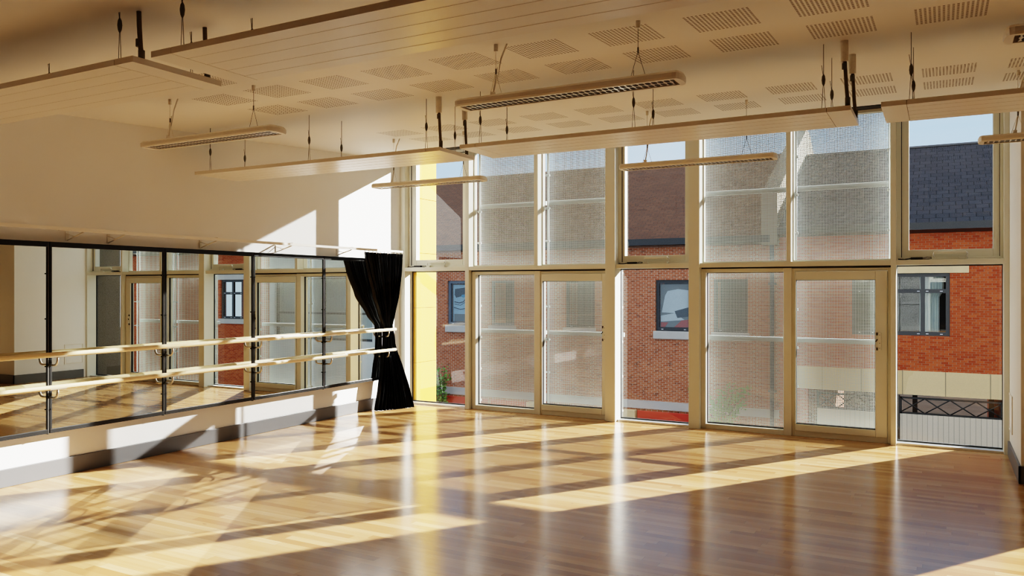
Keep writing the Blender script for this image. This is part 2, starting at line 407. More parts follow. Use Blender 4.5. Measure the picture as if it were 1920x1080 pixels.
def fixed_lower(a, b, label):
    wn[0] += 1
    w = struct(bevel(ring(MB(), a, b, 0, 1.935, .055, .09, .06, .045, 9.58, 9.735).build('window_%d' % wn[0], M['frame']), .004), label, 'window')
    ring(MB(), a + .055, b - .09, .06, 1.89, .006, .006, .012, .006, 9.66, 9.69).build('gasket', M['frame_dark'], w)
    pane(w, a + .061, b - .096, .072, 1.884, 9.68)
fixed_lower(-5.835, -4.765, 'lower fixed glazed light left of the first door')
fixed_lower(-2.580, -1.530, 'lower fixed glazed light left of the second door')
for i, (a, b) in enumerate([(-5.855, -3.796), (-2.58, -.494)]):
    struct(MB().box(a, b, 9.60, 9.735, 1.932, ZT0 + .002).build('trim_%d' % (21 + i), M['frame_dark']), ['dark strip painted in for the shadow gap above the first door', 'dark strip painted in for the shadow gap above the second door'][i], 'shadow gap')  # solid dark strips stand for the shade in the gaps
def door(a, b, n, label):
    d = struct(bevel(ring(MB(), a, b, 0, 1.930, .03, .035, .062, .035, 9.60, 9.735).build('door_%d' % n, M['frame']), .004), label, 'door')
    leaf = bevel(ring(MB(), a + .034, b - .038, .066, 1.892, .012, .118, .075, .095, 9.575, 9.66).build('door_leaf', M['frame'], d), .005)
    x0, x1 = a + .046, b - .156
    pane(leaf, x0, x1, .141, 1.797, 9.64)
    ring(MB(), x0, x1, .141, 1.797, .005, .005, .010, .005, 9.60, 9.635).build('gasket', M['frame_dark'], leaf)
    hx = b - .128
    h = bevel(MB().box(hx, hx + .032, 9.555, 9.576, 1.02, 1.215).build('handle', M['frame'], leaf), .004)
    for z in (1.02, 1.185): MB().box(hx - .02, hx, 9.560, 9.576, z, z + .03).build('end_plate', M['bronze'], h)
    for z in (1.045, 1.10, 1.19): MB().tube([(hx + .016, 9.5535, z), (hx + .016, 9.56, z)], .0038).build('screw', M['black'], h)
    MB().tube([(hx - .022, 9.55, 1.115), (hx - .006, 9.55, 1.142)], .006).build('thumb_turn', M['black'], h)
    return d
door(-4.779, -3.715, 1, 'glazed door beside the left broad column')
door(-1.530, -.494, 2, 'glazed door with a pull handle next to the last clear bay')

# ----------------------------------------------------------------------------- external mesh screens
def mesh_screen(a, b, label):
    r = empty('mesh_screen', ((a + b) / 2, 9.87, 0), label, 'mesh screen', 'perforated screens outside the glazing')
    cx, z0, z1, pt, bw = (a + b) / 2, -.05, 3.95, .0172, .0070
    a -= cx; b -= cx
    n = int((b - a) / pt); m = int((z1 - z0) / pt)
    mb = MB()
    for i in range(n + 1):
        x = a + i * pt; mb.quad((x, 0, z0), (x + bw, 0, z0), (x + bw, 0, z1), (x, 0, z1))
    for j in range(m + 1):
        z = z0 + j * pt; mb.quad((a, .0006, z), (b, .0006, z), (b, .0006, z + bw), (a, .0006, z + bw))
    mb.build('perforated_sheet', M['mesh'], r)
    for z in (1.062, 2.852):
        MB().box(a, b, .012, .05, z, z + .055).build('rail', M['mesh'], r)
    for x in (a + .016, b - .016):
        p = MB().tube([(x, -.045, -.05), (x, -.045, 3.95)], .015, 10).build('post', M['mesh'], r)
        for k in range(9):
            z = .1 + k * .45
            MB().tube([(x - .025, -.045, z), (x + .025, -.045, z)], .017, 8).tube([(x, -.045, z), (x, -.13, z)], .008, 6).build('bracket', M['mesh'], p)
    return r
mesh_screen(-5.868, -4.822, 'white mesh screen behind the glazing right of the yellow fin bay')
mesh_screen(-4.780, -3.685, 'white mesh screen outside the first door')
mesh_screen(-2.640, -1.575, 'white mesh screen outside the light right of the middle clear bay')
mesh_screen(-1.535, -.505, 'white mesh screen outside the door with the pull handle')

# ----------------------------------------------------------------------------- fins outside
f = empty('cladding_fin', (-6.93, 9.74, 0), 'bright yellow cladding fin standing outside the left end window', 'fin')
for k in range(7):
    z = -1.05 + k * .82
    o = bevel(MB().box(-.03, .03, .0, .525, z, z + .815).build('sheet', M['yellow'], f), .003)
    for y in (.06, .47):
        for zz in (z + .07, z + .745): MB().tube([(.028, y, zz), (.033, y, zz)], .006, 8).build('rivet', M['yellow'], o)
f = empty('cladding_fin', (.69, 9.76, 0), 'taupe cladding fin outside beyond the right end post', 'fin')
MB().box(-.09, .09, 0, .50, -1.0, 4.3).build('sheet', M['taupe'], f)

# ----------------------------------------------------------------------------- mirrors
XM = -6.95
edges = [8.958 - 1.184 * k for k in range(8)]
mir_lab = ['mirror panel partly hidden by the black curtain', 'mirror panel second from the curtain', 'mirror panel third from the curtain', 'mirror panel fourth from the curtain',
           'mirror panel fifth from the curtain', 'mirror panel sixth from the curtain', 'mirror panel seventh from the curtain']
def make_mirror(y0, y1, i):
    r = empty('wall_mirror', (XM, (y0 + y1) / 2, .418), mir_lab[i], 'mirror', 'dance mirrors along the left wall')
    h = (y1 - y0) / 2 - .006; H = 1.695
    MB().quad((0, -h, .03), (0, h, .03), (0, h, H - .04), (0, -h, H - .04)).build('glass', M['mirror'], r)
    MB().box(-.085, -.002, -h, h, .01, H - .01).build('backing', M['black_matt'], r)
    mb = MB().box(-.086, .012, -h, h, 0, .036).box(-.086, .012, -h, h, H - .046, H)
    mb.box(-.086, .008, -h, -h + .02, .036, H - .046).box(-.086, .008, h - .014, h, .036, H - .046)
    bevel(mb.build('frame', M['black'], r), .002)
    return r
for i in range(7): make_mirror(edges[i + 1], edges[i], i)

# barres with brackets and their wall posts
XB = -6.82
def make_barre(z, label):
    r = empty('ballet_barre', (XB, 9.125, z), label, 'barre', 'ballet barres on the mirror wall')
    MB().tube([(0, 0, 0), (0, -.006, 0), (0, -.012, 0), (0, -10.9, 0)], [.012, .020, .0225, .0225], 20).build('rail', M['barre'], r)
    for k, y in enumerate(edges):
        yy = y - 9.125
        b = MB().tube([(-.122, yy, -.095), (-.05, yy, -.097), (-.022, yy, -.092), (-.005, yy, -.075), (.002, yy, -.05), (.002, yy, -.022)], .0105, 10).build('bracket', M['steel'], r)
        mb = MB(); s = 10
        for j in range(s):   # saddle hugging the underside
            a0 = math.pi * (1.15 + .75 * j / s); a1 = math.pi * (1.15 + .75 * (j + 1) / s); R = .0242
            p0 = (R * math.cos(a0), R * math.sin(a0)); p1 = (R * math.cos(a1), R * math.sin(a1))
            mb.quad((p0[0], yy - .075, p0[1]), (p1[0], yy - .075, p1[1]), (p1[0], yy + .075, p1[1]), (p0[0], yy + .075, p0[1]))
        mb.build('saddle', M['alu'], b)
    return r
make_barre(1.120, 'upper pale wooden barre running along the mirrors')
make_barre(.834, 'lower pale wooden barre running along the mirrors')
for k, y in enumerate(edges):
    n = ['beside the curtain', 'first joint left of the curtain', 'second joint left of the curtain', 'third joint left of the curtain', 'fourth joint left of the curtain',
         'fifth joint left of the curtain', 'sixth joint left of the curtain', 'seventh joint left of the curtain'][k]
    r = empty('mirror_post', (XM, y, .41), 'slim dark flat bar post between mirrors at the ' + n if k else 'slim dark flat bar post on the mirror edge in front of the curtain', 'post', 'posts between the mirrors')
    w_ = .006 if k else .006
    MB().box(-.09, .010, -.011 if k else -.005, -.002 if k else .003, 0, 1.70 if k else .80).build('bar', M['bronze'], r)
    for z in (.22, .60, 1.02, 1.42):
        if k == 0 and z > .9: continue
        for s in (-1, 1): MB().tube([(.006, -.004 + s * .016, z), (.020, -.004 + s * .016, z)], .006, 8).build('bolt', M['black'], r)

# ----------------------------------------------------------------------------- curtain track and curtain
t = empty('curtain_track', (-6.77, 9.205, 2.22), 'white curtain track on brackets above the mirrors', 'curtain track')
MB().box(-.014, .014, -5.0, 0, -.014, .014).build('rail', M['white'], t)
MB().box(.014, .040, -11.4, -4.42, -.012, .016).build('rail', M['white'], t)
for y in (4.45, 4.86, 5.94, 7.05, 8.14):
    yy = y - 9.205
    mb = MB().box(-.279, -.271, yy - .014, yy + .014, -.085, .0)
    mb.box(-.279, .0, yy - .012, yy + .012, .014, .020)
    mb.tube([(-.272, yy, -.08), (-.03, yy, -.014)], .006, 6)
    mb.tube([(-.272, yy - .01, -.02), (-.16, yy, -.05)], .004, 6)
    mb.build('bracket', M['white'], t)

def curtain():
    r = empty('stage_curtain', (-6.90, 9.0, 0), 'black satin curtain gathered behind the barres in the corner', 'curtain')
    # z, left Y, right Y, centre X, fold depth
    keys = [(2.185, 8.355, 9.205, -6.77, .036), (2.12, 8.375, 9.20, -6.77, .034), (1.95, 8.44, 9.185, -6.778, .038), (1.6, 8.60, 9.16, -6.81, .040), (1.32, 8.79, 9.14, -6.855, .030),
            (1.17, 8.91, 9.135, -6.890, .022), (1.0, 8.925, 9.19, -6.892, .024), (.80, 8.915, 9.215, -6.892, .024), (.6, 8.88, 9.25, -6.885, .034), (.3, 8.83, 9.29, -6.885, .046), (.015, 8.775, 9.32, -6.90, .056)]
    NU, NV, F = 220, 90, 13
    mb = MB(); mb.smooth = True
    def at(z):
        for (a, b) in zip(keys, keys[1:]):
            if b[0] <= z <= a[0]:
                f = (a[0] - z) / (a[0] - b[0]); f = f * f * (3 - 2 * f) * .35 + f * .65
                return [a[i] + (b[i] - a[i]) * f for i in range(5)]
        return keys[-1]
    for j in range(NV + 1):
        z = 2.185 + (.015 - 2.185) * j / NV
        _, yl, yr, xc, dp = at(z)
        for i in range(NU + 1):
            u = i / NU
            ph = 2 * math.pi * F * (u + .012 * math.sin(9 * u + 1.3) + .006 * math.sin(z * 4 + u * 11))
            x = xc + dp * math.sin(ph) * (.75 + .25 * math.sin(5 * u + z * 1.5)) + .25 * dp * math.sin(2.3 * ph + z * 3)
            y = yl + (yr - yl) * u + .006 * math.cos(ph)
            if z < .9: x += (1 - z / .9) * .25 * u         # the right side swings out at the floor
            if z > 2.13: x += .006 * math.sin(ph * 2)
            zz = z + (.012 * math.sin(ph + 1) if j == NV else 0) + (-.035 * u if j > NV - 1 else 0)
            mb.v.append((max(x, -6.935 if z > .42 else -7.02) + 6.90, y - 9.0, max(.004, zz)))
    for j in range(NV):
        for i in range(NU):
            a = j * (NU + 1) + i; mb.face((a, a + 1, a + NU + 2, a + NU + 1))
    mb.build('cloth', M['curtain'], r)
    mb = MB()
    for i in range(11):
        y = 8.37 + i * .083
        MB().tube([(.13, y - 9.0, 2.204), (.138, y - 9.0, 2.193), (.13, y - 9.0, 2.17)], .004, 6).build('hook', M['white'], r)
curtain()

# ----------------------------------------------------------------------------- suspended radiant panels
def wire_set(r, x, y, zt, parent_loc):
    """thin rod from the ceiling, oval grip, then a two-legged loop to the panel; coordinates local to r"""
    px, py, pz = parent_loc
    zc = cz(py + y) - pz
    w_ = MB().tube([(x, y, zc + .02), (x, y, zt + .21)], .0024, 6).tube([(x, y, zt + .21), (x - .012, y, zt)], .0018, 5).tube([(x, y, zt + .21), (x + .012, y, zt)], .0018, 5)
    w_.tube([(x, y, zt + .21), (x - .012, y, zt + .30)], .0018, 5)
    o = w_.build('suspension_wire', M['wire'], r)
    MB().tube([(x, y, zt + .16), (x, y, zt + .175), (x, y, zt + .20), (x, y, zt + .225), (x, y, zt + .238)], [.004, .010, .013, .010, .004], 8).build('wire_grip', M['grip'], o)
def hose(r, x, y, zt, loc, stub=True, lean=.02):
    px, py, pz = loc; zc = cz(py + y) - pz; h = zc - zt
    o = MB().tube([(x - .002, y, zc + .01), (x + .002, y, zc - h * .3), (x + lean * .6, y, zt + h * .3), (x + lean, y, zt + .03)], .0125, 10).build('flexible_hose', M['hose'], r)
    MB().tube([(x + lean, y, zt + .06), (x + lean, y, zt - .005)], .017, 10).build('coupling', M['grip'], o)
    MB().tube([(x, y, zc - .15), (x, y, zc - .19)], .017, 10).build('coupling', M['grip'], o)
    if stub: MB().tube([(x - .002, y, zc + .01), (x, y, zc - .14)], .026, 12).build('pipe_stub', M['pipe_white'], o)
def radiant_panel(x0, x1, yc, label, hoses=None, stub=True, wires=None):
    loc = ((x0 + x1) / 2, yc, 2.885); r = empty('hanging_radiant_panel', loc, label, 'ceiling panel', 'radiant panels hung from the ceiling')
    L, W, T = (x1 - x0) / 2, .29, .032
    def section(xa, xb, grooves, name):
        prof = [(-W, T), (-W, 0)]
        if grooves:
            for k in (-.19, -.065, .065, .19):
                prof += [(k - .004, 0), (k - .002, .0014), (k + .002, .0014), (k + .004, 0)]
        prof += [(W, 0), (W, T)]
        mb = MB().prism(prof, xa, xb)
        return mb.build(name, M['panel'], r)
    section(-L + .152, L - .152, True, 'panel')
    section(-L, -L + .148, False, 'end_cap'); section(L - .148, L, False, 'end_cap')
    for e in (-L + .148, L - .152): MB().box(e, e + .004, -W + .002, W - .002, .002, T - .002).build('joint', M['groove'], r)
    for wx in (wires or (-L + .175, 0, L - .175)):
        for y in (-.24, .225): wire_set(r, wx, y, T, loc)
    for hx, y in (hoses or []): hose(r, hx - loc[0], y - yc, T, loc, stub)
    return r
radiant_panel(-6.86, -3.72, 2.993, 'long white ceiling panel in the top left corner of the view, nearest the mirrors', [(-3.80, 2.80), (-3.76, 3.20)], False)
radiant_panel(-3.575, -.50, 2.993, 'long white ceiling panel nearest the viewer, right of a black hose', None, False)
radiant_panel(-6.86, -3.80, 5.998, 'white ceiling panel above the curtain corner', [(-3.835, 5.745), (-3.86, 6.21)])
radiant_panel(-3.60, -.537, 5.998, 'white ceiling panel crossing in front of the middle windows', [(-.578, 5.74), (-.572, 6.205)])
radiant_panel(-.354, 2.70, 5.998, 'white ceiling panel in front of the right end window')

# ----------------------------------------------------------------------------- suspended luminaires
def make_light():
    r = empty('pendant_light', (0, 0, 2.895), 'x', 'light', 'white linear louvre lights on wires')
    L, W = .79, .098
    prof = [(-W, .010), (-W + .010, 0), (-.066, 0), (-.066, .03), (.066, .03), (.066, 0), (W - .010, 0), (W, .010), (W, .034), (W - .022, .050), (-W + .022, .050), (-W, .034)]
    MB().prism(prof, -L + .07, L - .07).build('housing', M['white'], r)
    for s in (-1, 1):
        mb = MB(); n = 8; pts = []
        for k in range(n + 1):
            a = -math.pi / 2 * .999 + math.pi * .999 * k / n
            pts.append((s * (L - .07 + .045 * math.cos(a) ** .7), W * math.sin(a)))
        i = len(mb.v); m = len(pts); mb.smooth = False
        for z, q in ((0, .93), (.010, 1.0), (.034, 1.0), (.050, .80)):
            for (x, y) in pts: mb.v.append((s * (L - .07) + (x - s * (L - .07)) * q, y * q, z))
        for lv in range(3):
            for k in range(m):
                a_, b_ = i + lv * m + k, i + lv * m + (k + 1) % m; mb.face((a_, b_, b_ + m, a_ + m))
        mb.face(tuple(i + k for k in range(m))); mb.face(tuple(i + 3 * m + k for k in range(m)))
        mb.build('end_cap', M['white'], r)
    lo = MB().quad((-L + .09, -.064, .0055), (L - .09, -.064, .0055), (L - .09, .064, .0055), (-L + .09, .064, .0055)).build('louvre_tray', M['dark_cell'], r)
    mb = MB(); N = 36; p = 2 * (L - .10) / N
    for k in range(N + 1):       # flared blades: wide at the edges, pinched in the middle of each row
        x = -L + .10 + k * p
        for y0, y1 in ((-.062, -.002), (.002, .062)):
            ym = (y0 + y1) / 2
            mb.prism([(x - .010, y0), (x + .010, y0), (x + .002, ym), (x + .010, y1), (x - .010, y1), (x - .002, ym)], .003, .0042, 'z')
    mb.box(-L + .10, L - .10, -.004, .004, .003, .0042)
    mb.build('louvre', M['louvre'], lo)
    for s in (-1, 1):
        MB().box(s * .485 - .05, s * .485 + .05, -.02, .02, .047, .052).build('clip', M['grip'], r)
    return r
def light_hangers(r, cx, cy):
    zc = cz(cy) - 2.895
    for s in (-1, 1):
        x = s * .485
        o = MB().tube([(x, 0, zc + .01), (x, 0, .21)], .0018, 5).tube([(x, 0, .21), (x - .05, 0, .048)], .0016, 5).tube([(x, 0, .21), (x + .05, 0, .048)], .0016, 5).build('suspension_wire', M['wire'] if s > 0 else M['white'], r)
        MB().tube([(x, 0, zc + .005), (x, 0, zc - .045)], .014, 10).build('ceiling_cup', M['pipe_white'], o)
        MB().tube([(x, 0, .20), (x, 0, .235)], .005, 8).build('wire_grip', M['grip'], o)
    x = -.485
    c = MB().tube([(x + .075, .02, zc + .01), (x + .03, .015, zc - .09), (x + .006, .01, zc - .22), (x + .008, .008, .25), (x - .01, .004, .13), (x - .022, 0, .055)], .0055, 8).build('power_cable', M['white'], r)
    MB().tube([(x - .02, 0, .085), (x - .022, 0, .048)], .016, 10).build('plug', M['white'], c)
lights = [(-5.225, 4.5, 'white louvre light nearest the mirrors in the near row'), (-2.074, 4.5, 'large white louvre light hanging over the middle of the room'), (1.02, 4.5, 'white louvre light cut off at the upper right edge of the view'),
          (-5.222, 7.59, 'small looking white louvre light in front of the yellow fin window'), (-2.10, 7.59, 'white louvre light in front of the middle clear window'), (1.02, 7.59, 'white louvre light in front of the right end post')]
proto = make_light()
for i, (x, y, lab) in enumerate(lights):
    o = proto if i == 0 else copy_tree(proto)
    o.location = (x, y, 2.895); o['label'] = lab
for o, (x, y, lab) in zip([o for o in COL.objects if o.name.startswith('pendant_light')], lights):
    pass
for o in [o for o in list(COL.objects) if o.name.startswith('pendant_light')]:
    light_hangers(o, o.location.x, o.location.y)

# ----------------------------------------------------------------------------- outside: street and opposite buildings
GZ = -2.8
struct(MB().box(-70, 70, 9.8, 120, GZ - .2, GZ).build('street_ground', M['asphalt']), 'asphalt yard outside the windows', 'street')
YF = 23.0
def wall_holes(mb, x0, x1, z0, z1, holes, y0, y1):
    """wall slab with rectangular openings, built from boxes between grid lines"""
    xs = sorted({x0, x1, *[h[0] for h in holes], *[h[1] for h in holes]}); zs = sorted({z0, z1, *[h[2] for h in holes], *[h[3] for h in holes]})
    for i in range(len(xs) - 1):
        run = None
        for j in range(len(zs) - 1):
            cx, cz_ = (xs[i] + xs[i + 1]) / 2, (zs[j] + zs[j + 1]) / 2
            solid = not any(h[0] < cx < h[1] and h[2] < cz_ < h[3] for h in holes)
            if solid: run = zs[j] if run is None else run
            if run is not None and (not solid or j == len(zs) - 2):
                mb.box(xs[i], xs[i + 1], y0, y1, run, zs[j + 1] if solid else zs[j]); run = None
    return mb
def street_window(parent, x0, x1, z0, z1, bars_x, bars_z, mat, lights_=True):
    fr = ring(MB(), x0, x1, z0, z1, .09, .09, .10, .09, YF + .06, YF + .14)
    for b in bars_x: fr.box(b - .05, b + .05, YF + .06, YF + .14, z0 + .1, z1 - .09)
    for b in bars_z: fr.box(x0 + .09, x1 - .09, YF + .07, YF + .135, b - .05, b + .05)
    o = fr.build('window', M[mat], parent)
    MB().quad((x0 + .08, YF + .10, z0 + .09), (x1 - .08, YF + .10, z0 + .09), (x1 - .08, YF + .10, z1 - .08), (x0 + .08, YF + .10, z1 - .08)).build('pane', M['glass_far'], o)
    MB().box(x0 - .1, x1 + .1, YF + 1.2, YF + 1.25, z0 - .3, z1 + .3).build('dark_interior', M['dark_room'], o)
    if lights_:
        for zz in [z0 + .05] + list(bars_z):
            ex = [x0 + .09] + list(bars_x) + [x1 - .09]
            for a, b in zip(ex, ex[1:]):
                for t_ in (a + .1, b - .1): MB().box(t_ - .03, t_ + .03, YF + .052, YF + .06, zz - .012, zz + .008).build('drain_slot', M['poster_white'], o)
    return o
# left building
bl = empty('brick_building', (0, 0, 0), 'brown brick building with brown tiled roof across the yard', 'building')
wl = [(-15.0, -13.95, .44, 1.96), (-13.28, -12.37, .46, 1.96), (-10.54, -9.54, .46, 1.95), (-7.57, -6.50, .43, 1.95), (-5.83, -4.86, .43, 1.97)]
wall_holes(MB(), -30, -4.0, GZ, 3.0, wl, YF, YF + .3).build('wall', M['brick_brown'], bl)
MB().box(-30, -4.0, YF + 8.7, YF + 9, GZ, 3.0).build('rear_wall', M['brick_brown'], bl)
for e in (-30, -4.3): MB().box(e, e + .3, YF + .3, YF + 8.7, GZ, 3.0).build('side_wall', M['brick_brown'], bl)
for i, (x0, x1, z0, z1) in enumerate(wl):
    street_window(bl, x0, x1, z0, z1, (), (), 'blue_frame' if i < 2 else 'grey_frame')
    bevel(MB().box(x0 - .06, x1 + .06, YF - .08, YF + .1, z0 - .24, z0).build('sill', M['stone_grey'], bl), .02)
MB().box(-30, -4.0, YF - .05, YF, -1.925, -1.68).build('plinth_band', M['stone_grey'], bl)
MB().prism([(YF - .25, 3.02), (28.0, 6.28), (33.0, 3.02), (33.0, 2.9), (28.0, 6.1), (YF - .25, 2.92)], -30, -4.4).build('roof', M['tile_brown'], bl)
MB().prism([(YF - .36, 2.98), (YF - .36, 3.17), (YF - .22, 3.17), (YF - .22, 3.06), (YF, 3.0), (YF, 2.94)], -30, -4.2).build('gutter', M['gutter'], bl)
p = MB().tube([(-4.17, YF - .09, GZ), (-4.17, YF - .09, 2.6), (-4.17, YF - .26, 3.0)], .06, 12).build('downpipe', M['downpipe'], bl)
for z in (-1.2, .3, 1.8): MB().box(-4.27, -4.07, YF - .17, YF, z, z + .06).build('pipe_clip', M['downpipe'], p)
MB().prism([(YF - .35, 2.9), (YF - .35, 4.32), (28.0, 7.0), (28.7, 7.0), (33.3, 4.4), (33.3, 2.9)], -4.42, -4.0).build('gable_parapet', M['cream_render'], bl)
# right building with archway
br = empty('brick_building', (0, 0, 0), 'orange brick building with slate roof and an arched gateway passage', 'building')
wr = [(-2.14, .162, .48, 2.09), (10.9, 12.2, .46, 2.05)]
arch = (-3.24, 1.36, GZ, -1.05)
wall_holes(MB(), -4.0, 18, GZ, 3.25, wr + [arch], YF, YF + .3).build('wall', M['brick_orange'], br)
wall_holes(MB(), -4.0, 18, GZ, 3.25, [arch], YF + 8.7, YF + 9).build('rear_wall', M['brick_orange'], br)
for e in (-3.54, 1.36): MB().box(e, e + .3, YF + .3, YF + 8.7, GZ, -1.05).build('passage_wall', M['brick_brown'], br)
MB().box(-3.54, 1.66, YF + .3, YF + 8.7, -1.05, -.85).build('passage_soffit', M['soffit'], br)
w6 = street_window(br, *wr[0], (-1.53, -.45), (1.63,), 'grey_frame')
street_window(br, *wr[1], (11.55,), (1.5,), 'grey_frame')
bevel(MB().box(-2.56, .584, YF - .03, YF + .1, 2.09, 2.285).build('lintel', M['stone'], br), .01)
bevel(MB().box(10.7, 12.4, YF - .03, YF + .1, 2.05, 2.30).build('lintel', M['stone_grey'], br), .01)
bevel(MB().box(10.8, 12.3, YF - .06, YF + .1, .26, .46).build('sill', M['stone_grey'], br), .01)
MB().box(-3.56, 3.2, YF - .035, YF + .1, -1.05, -.43).build('stone_band', M['concrete_block'], br)
MB().prism([(YF - .22, 3.33), (28.0, 6.13), (33.0, 3.3), (33.0, 3.18), (28.0, 6.0), (YF - .22, 3.23)], -4.0, 18).build('roof', M['slate'], br)
MB().prism([(27.9, 6.10), (28.0, 6.17), (28.1, 6.10)], -4.0, 18).build('ridge', M['gutter'], br)
MB().prism([(YF - .34, 3.19), (YF - .34, 3.37), (YF - .20, 3.37), (YF - .20, 3.28), (YF, 3.24), (YF, 3.12)], -4.0, 18).build('gutter', M['gutter'], br)
# white net curtain hanging inside the wide window
nc = empty('net_curtain', (-.17, YF + .30, .55), 'white curtain hanging inside the wide grey window', 'curtain')
mb = MB(); mb.smooth = True
for j in range(9):
    z = 1.48 * j / 8
    for i in range(41):
        u = i / 40; x = -.36 + u * (.46 if j < 6 else .56) ; mb.v.append((x, .035 * math.sin(u * 26) , z))
for j in range(8):
    for i in range(40): a = j * 41 + i; mb.face((a, a + 1, a + 42, a + 41))
mb.build('cloth', M['cloth_white'], nc)
# projecting pale bay, only met in the mirrors
pb = empty('rendered_bay', (6.2, YF - .64, GZ), 'pale rendered bay with tall glazed lights seen only in the mirrors', 'bay')
MB().box(-2.6, 2.6, 0, .6, 0, 2.6).box(-2.6, 2.6, 0, .6, 4.9, 5.85).box(-2.6, -2.35, 0, .6, 2.6, 4.9).box(2.35, 2.6, 0, .6, 2.6, 4.9).build('wall', M['pale_render'], pb)
for k in range(4):
    x = -2.35 + k * 1.175
    o = ring(MB(), x, x + 1.175, 2.6, 4.9, .07, .07, .08, .07, .1, .18).box(x + .07, x + 1.105, .1, .17, 3.55, 3.62).build('window', M['grey_frame'], pb)
    MB().quad((x + .06, .15, 2.66), (x + 1.12, .15, 2.66), (x + 1.12, .15, 4.85), (x + .06, .15, 4.85)).build('pane', M['glass_far'], o)
    MB().box(x, x + 1.175, .5, .55, 2.6, 4.9).build('blind', M['pale_render'], o)

# boarded gate with lattice rail, right leaf; plain left leaf
def lattice(mb, x0, x1, z0, z1, n, y=0):
    mb.box(x0, x1, y - .02, y + .02, z1 - .045, z1).box(x0, x1, y - .02, y + .02, z0, z0 + .045)
    mb.box(x0, x0 + .04, y - .02, y + .02, z0, z1).box(x1 - .04, x1, y - .02, y + .02, z0, z1)
    w_ = (x1 - x0) / n
    for k in range(n):
        for sgn in (0, 1):
            a = (x0 + k * w_, z0 + .03 if sgn == 0 else z1 - .03); b = (x0 + (k + 1) * w_, z1 - .03 if sgn == 0 else z0 + .03)
            mb.tube([(a[0], y, a[1]), (b[0], y, b[1])], .016, 6)
    return mb
for (x0, x1, n, lab) in ((-.97, 1.30, 4, 'right leaf of the boarded gate with black diamond lattice top'), (-2.98, -1.05, 4, 'left leaf of the boarded gate behind the door mesh')):
    gt = empty('passage_gate', ((x0 + x1) / 2, YF - .10, GZ), lab, 'gate', 'gate leaves in the passage'); h = (x1 - x0) / 2
    MB().box(-h, h, -.03, .03, .05, 1.265).build('board_panel', M['gate_board'], gt)
    lattice(MB(), -h, h, 1.265, 1.70, n).build('lattice', M['railing'], gt)
    for e in (-h - .03, h): MB().box(e, e + .03, -.04, .04, 0, 1.74).build('gate_post', M['railing'], gt)
# timber posts and sunlit fence beyond the passage
for x, lab in ((-.66, 'dark timber post left in the passage behind the gate'), (1.12, 'dark timber post right in the passage behind the gate')):
    b = MB().box(-.06, .06, -.06, .06, 0, 1.735).build('timber_post', M['timber_dark']); b.location = (x, YF + 1.2, GZ); tag(b, lab, 'post')
fe = empty('paling_fence', (0, 44, GZ), 'dark paling fence far beyond the passage', 'fence')
mb = MB()
for k in range(60): mb.box(-9 + k * .3, -9 + k * .3 + .16, 0, .03, 0, 1.25)
mb.build('paling', M['timber_dark'], fe); MB().box(-9, 9, .03, .08, .2, .3).box(-9, 9, .03, .08, .9, 1.0).build('rail', M['timber_dark'], fe)
fb = empty('far_house', (-6, 52, GZ), 'cream house far beyond the passage', 'building')
MB().box(-9, 9, 0, 6, 0, 5).build('wall', M['cream_render'], fb); MB().prism([(-.4, 5), (3, 7), (6.4, 5)], -9, 9).build('roof', M['slate'], fb)

# red boards along the foot of the brown building
for (x0, x1, lab) in ((-15.3, -13.25, 'red board at the foot of the wall below the blue framed window'), (-13.15, -11.85, 'red board between the left mesh mullions'), (-11.35, -8.55, 'red board seen through the first door mesh'), (-8.06, -5.2, 'broad red board below the middle clear pane')):
    o = empty('red_board', ((x0 + x1) / 2, YF - .25, GZ), lab, 'board', 'red boards along the brick wall'); h = (x1 - x0) / 2
    bevel(MB().box(-h, h, 0, .05, .08, .84).build('board', M['red'], o), .01)
    for e in (-h + .05, h - .13): MB().box(e, e + .08, .05, .12, 0, .8).build('batten', M['timber_dark'], o)
for x, lab in ((-8.32, 'cream stone bollard block left of the broad red board'), (-11.6, 'cream stone block between two red boards')):
    o = bevel(MB().box(-.2, .2, -.1, .1, 0, .84).build('stone_block', M['stone'], None), .02); o.location = (x, YF - .2, GZ); tag(o, lab, 'block')

# shrubs
def shrub(x, y, h, w_, n, lab, seed):
    rnd = random.Random(seed)
    r = empty('leafy_shrub', (x, y, GZ), lab, 'shrub')
    st = MB(); lf = MB()
    for k in range(14):
        a = rnd.uniform(0, 6.28); e = rnd.uniform(.1, w_); top = (e * math.cos(a), e * math.sin(a) * .5, h * rnd.uniform(.55, 1.0))
        mid = (top[0] * .4, top[1] * .4, top[2] * .55)
        st.tube([(0, 0, 0), mid, top], [.02, .012, .004], 5)
        for q in range(n // 14):
            t_ = rnd.uniform(.3, 1.02); p = Vector(mid).lerp(Vector(top), (t_ - .55) / .45) if t_ > .55 else Vector((0, 0, 0)).lerp(Vector(mid), t_ / .55)
            p += Vector((rnd.gauss(0, .09), rnd.gauss(0, .09), rnd.gauss(0, .08)))
            d = Vector((rnd.gauss(0, 1), rnd.gauss(0, 1), rnd.gauss(.2, .6))).normalized(); s_ = d.orthogonal().normalized(); l = rnd.uniform(.08, .14)
            lf.quad(tuple(p), tuple(p + d * l * .5 + s_ * l * .3), tuple(p + d * l), tuple(p + d * l * .5 - s_ * l * .3))
    st.build('stem', M['stem'], r); lf.build('leaves', M['leaf'], r)
shrub(-14.85, YF - .6, 1.95, .65, 520, 'small green shrub beside the yellow fin', 3)
shrub(-5.5, YF - .7, 2.15, .95, 900, 'green shrub at the wall behind the third mesh screen', 5)

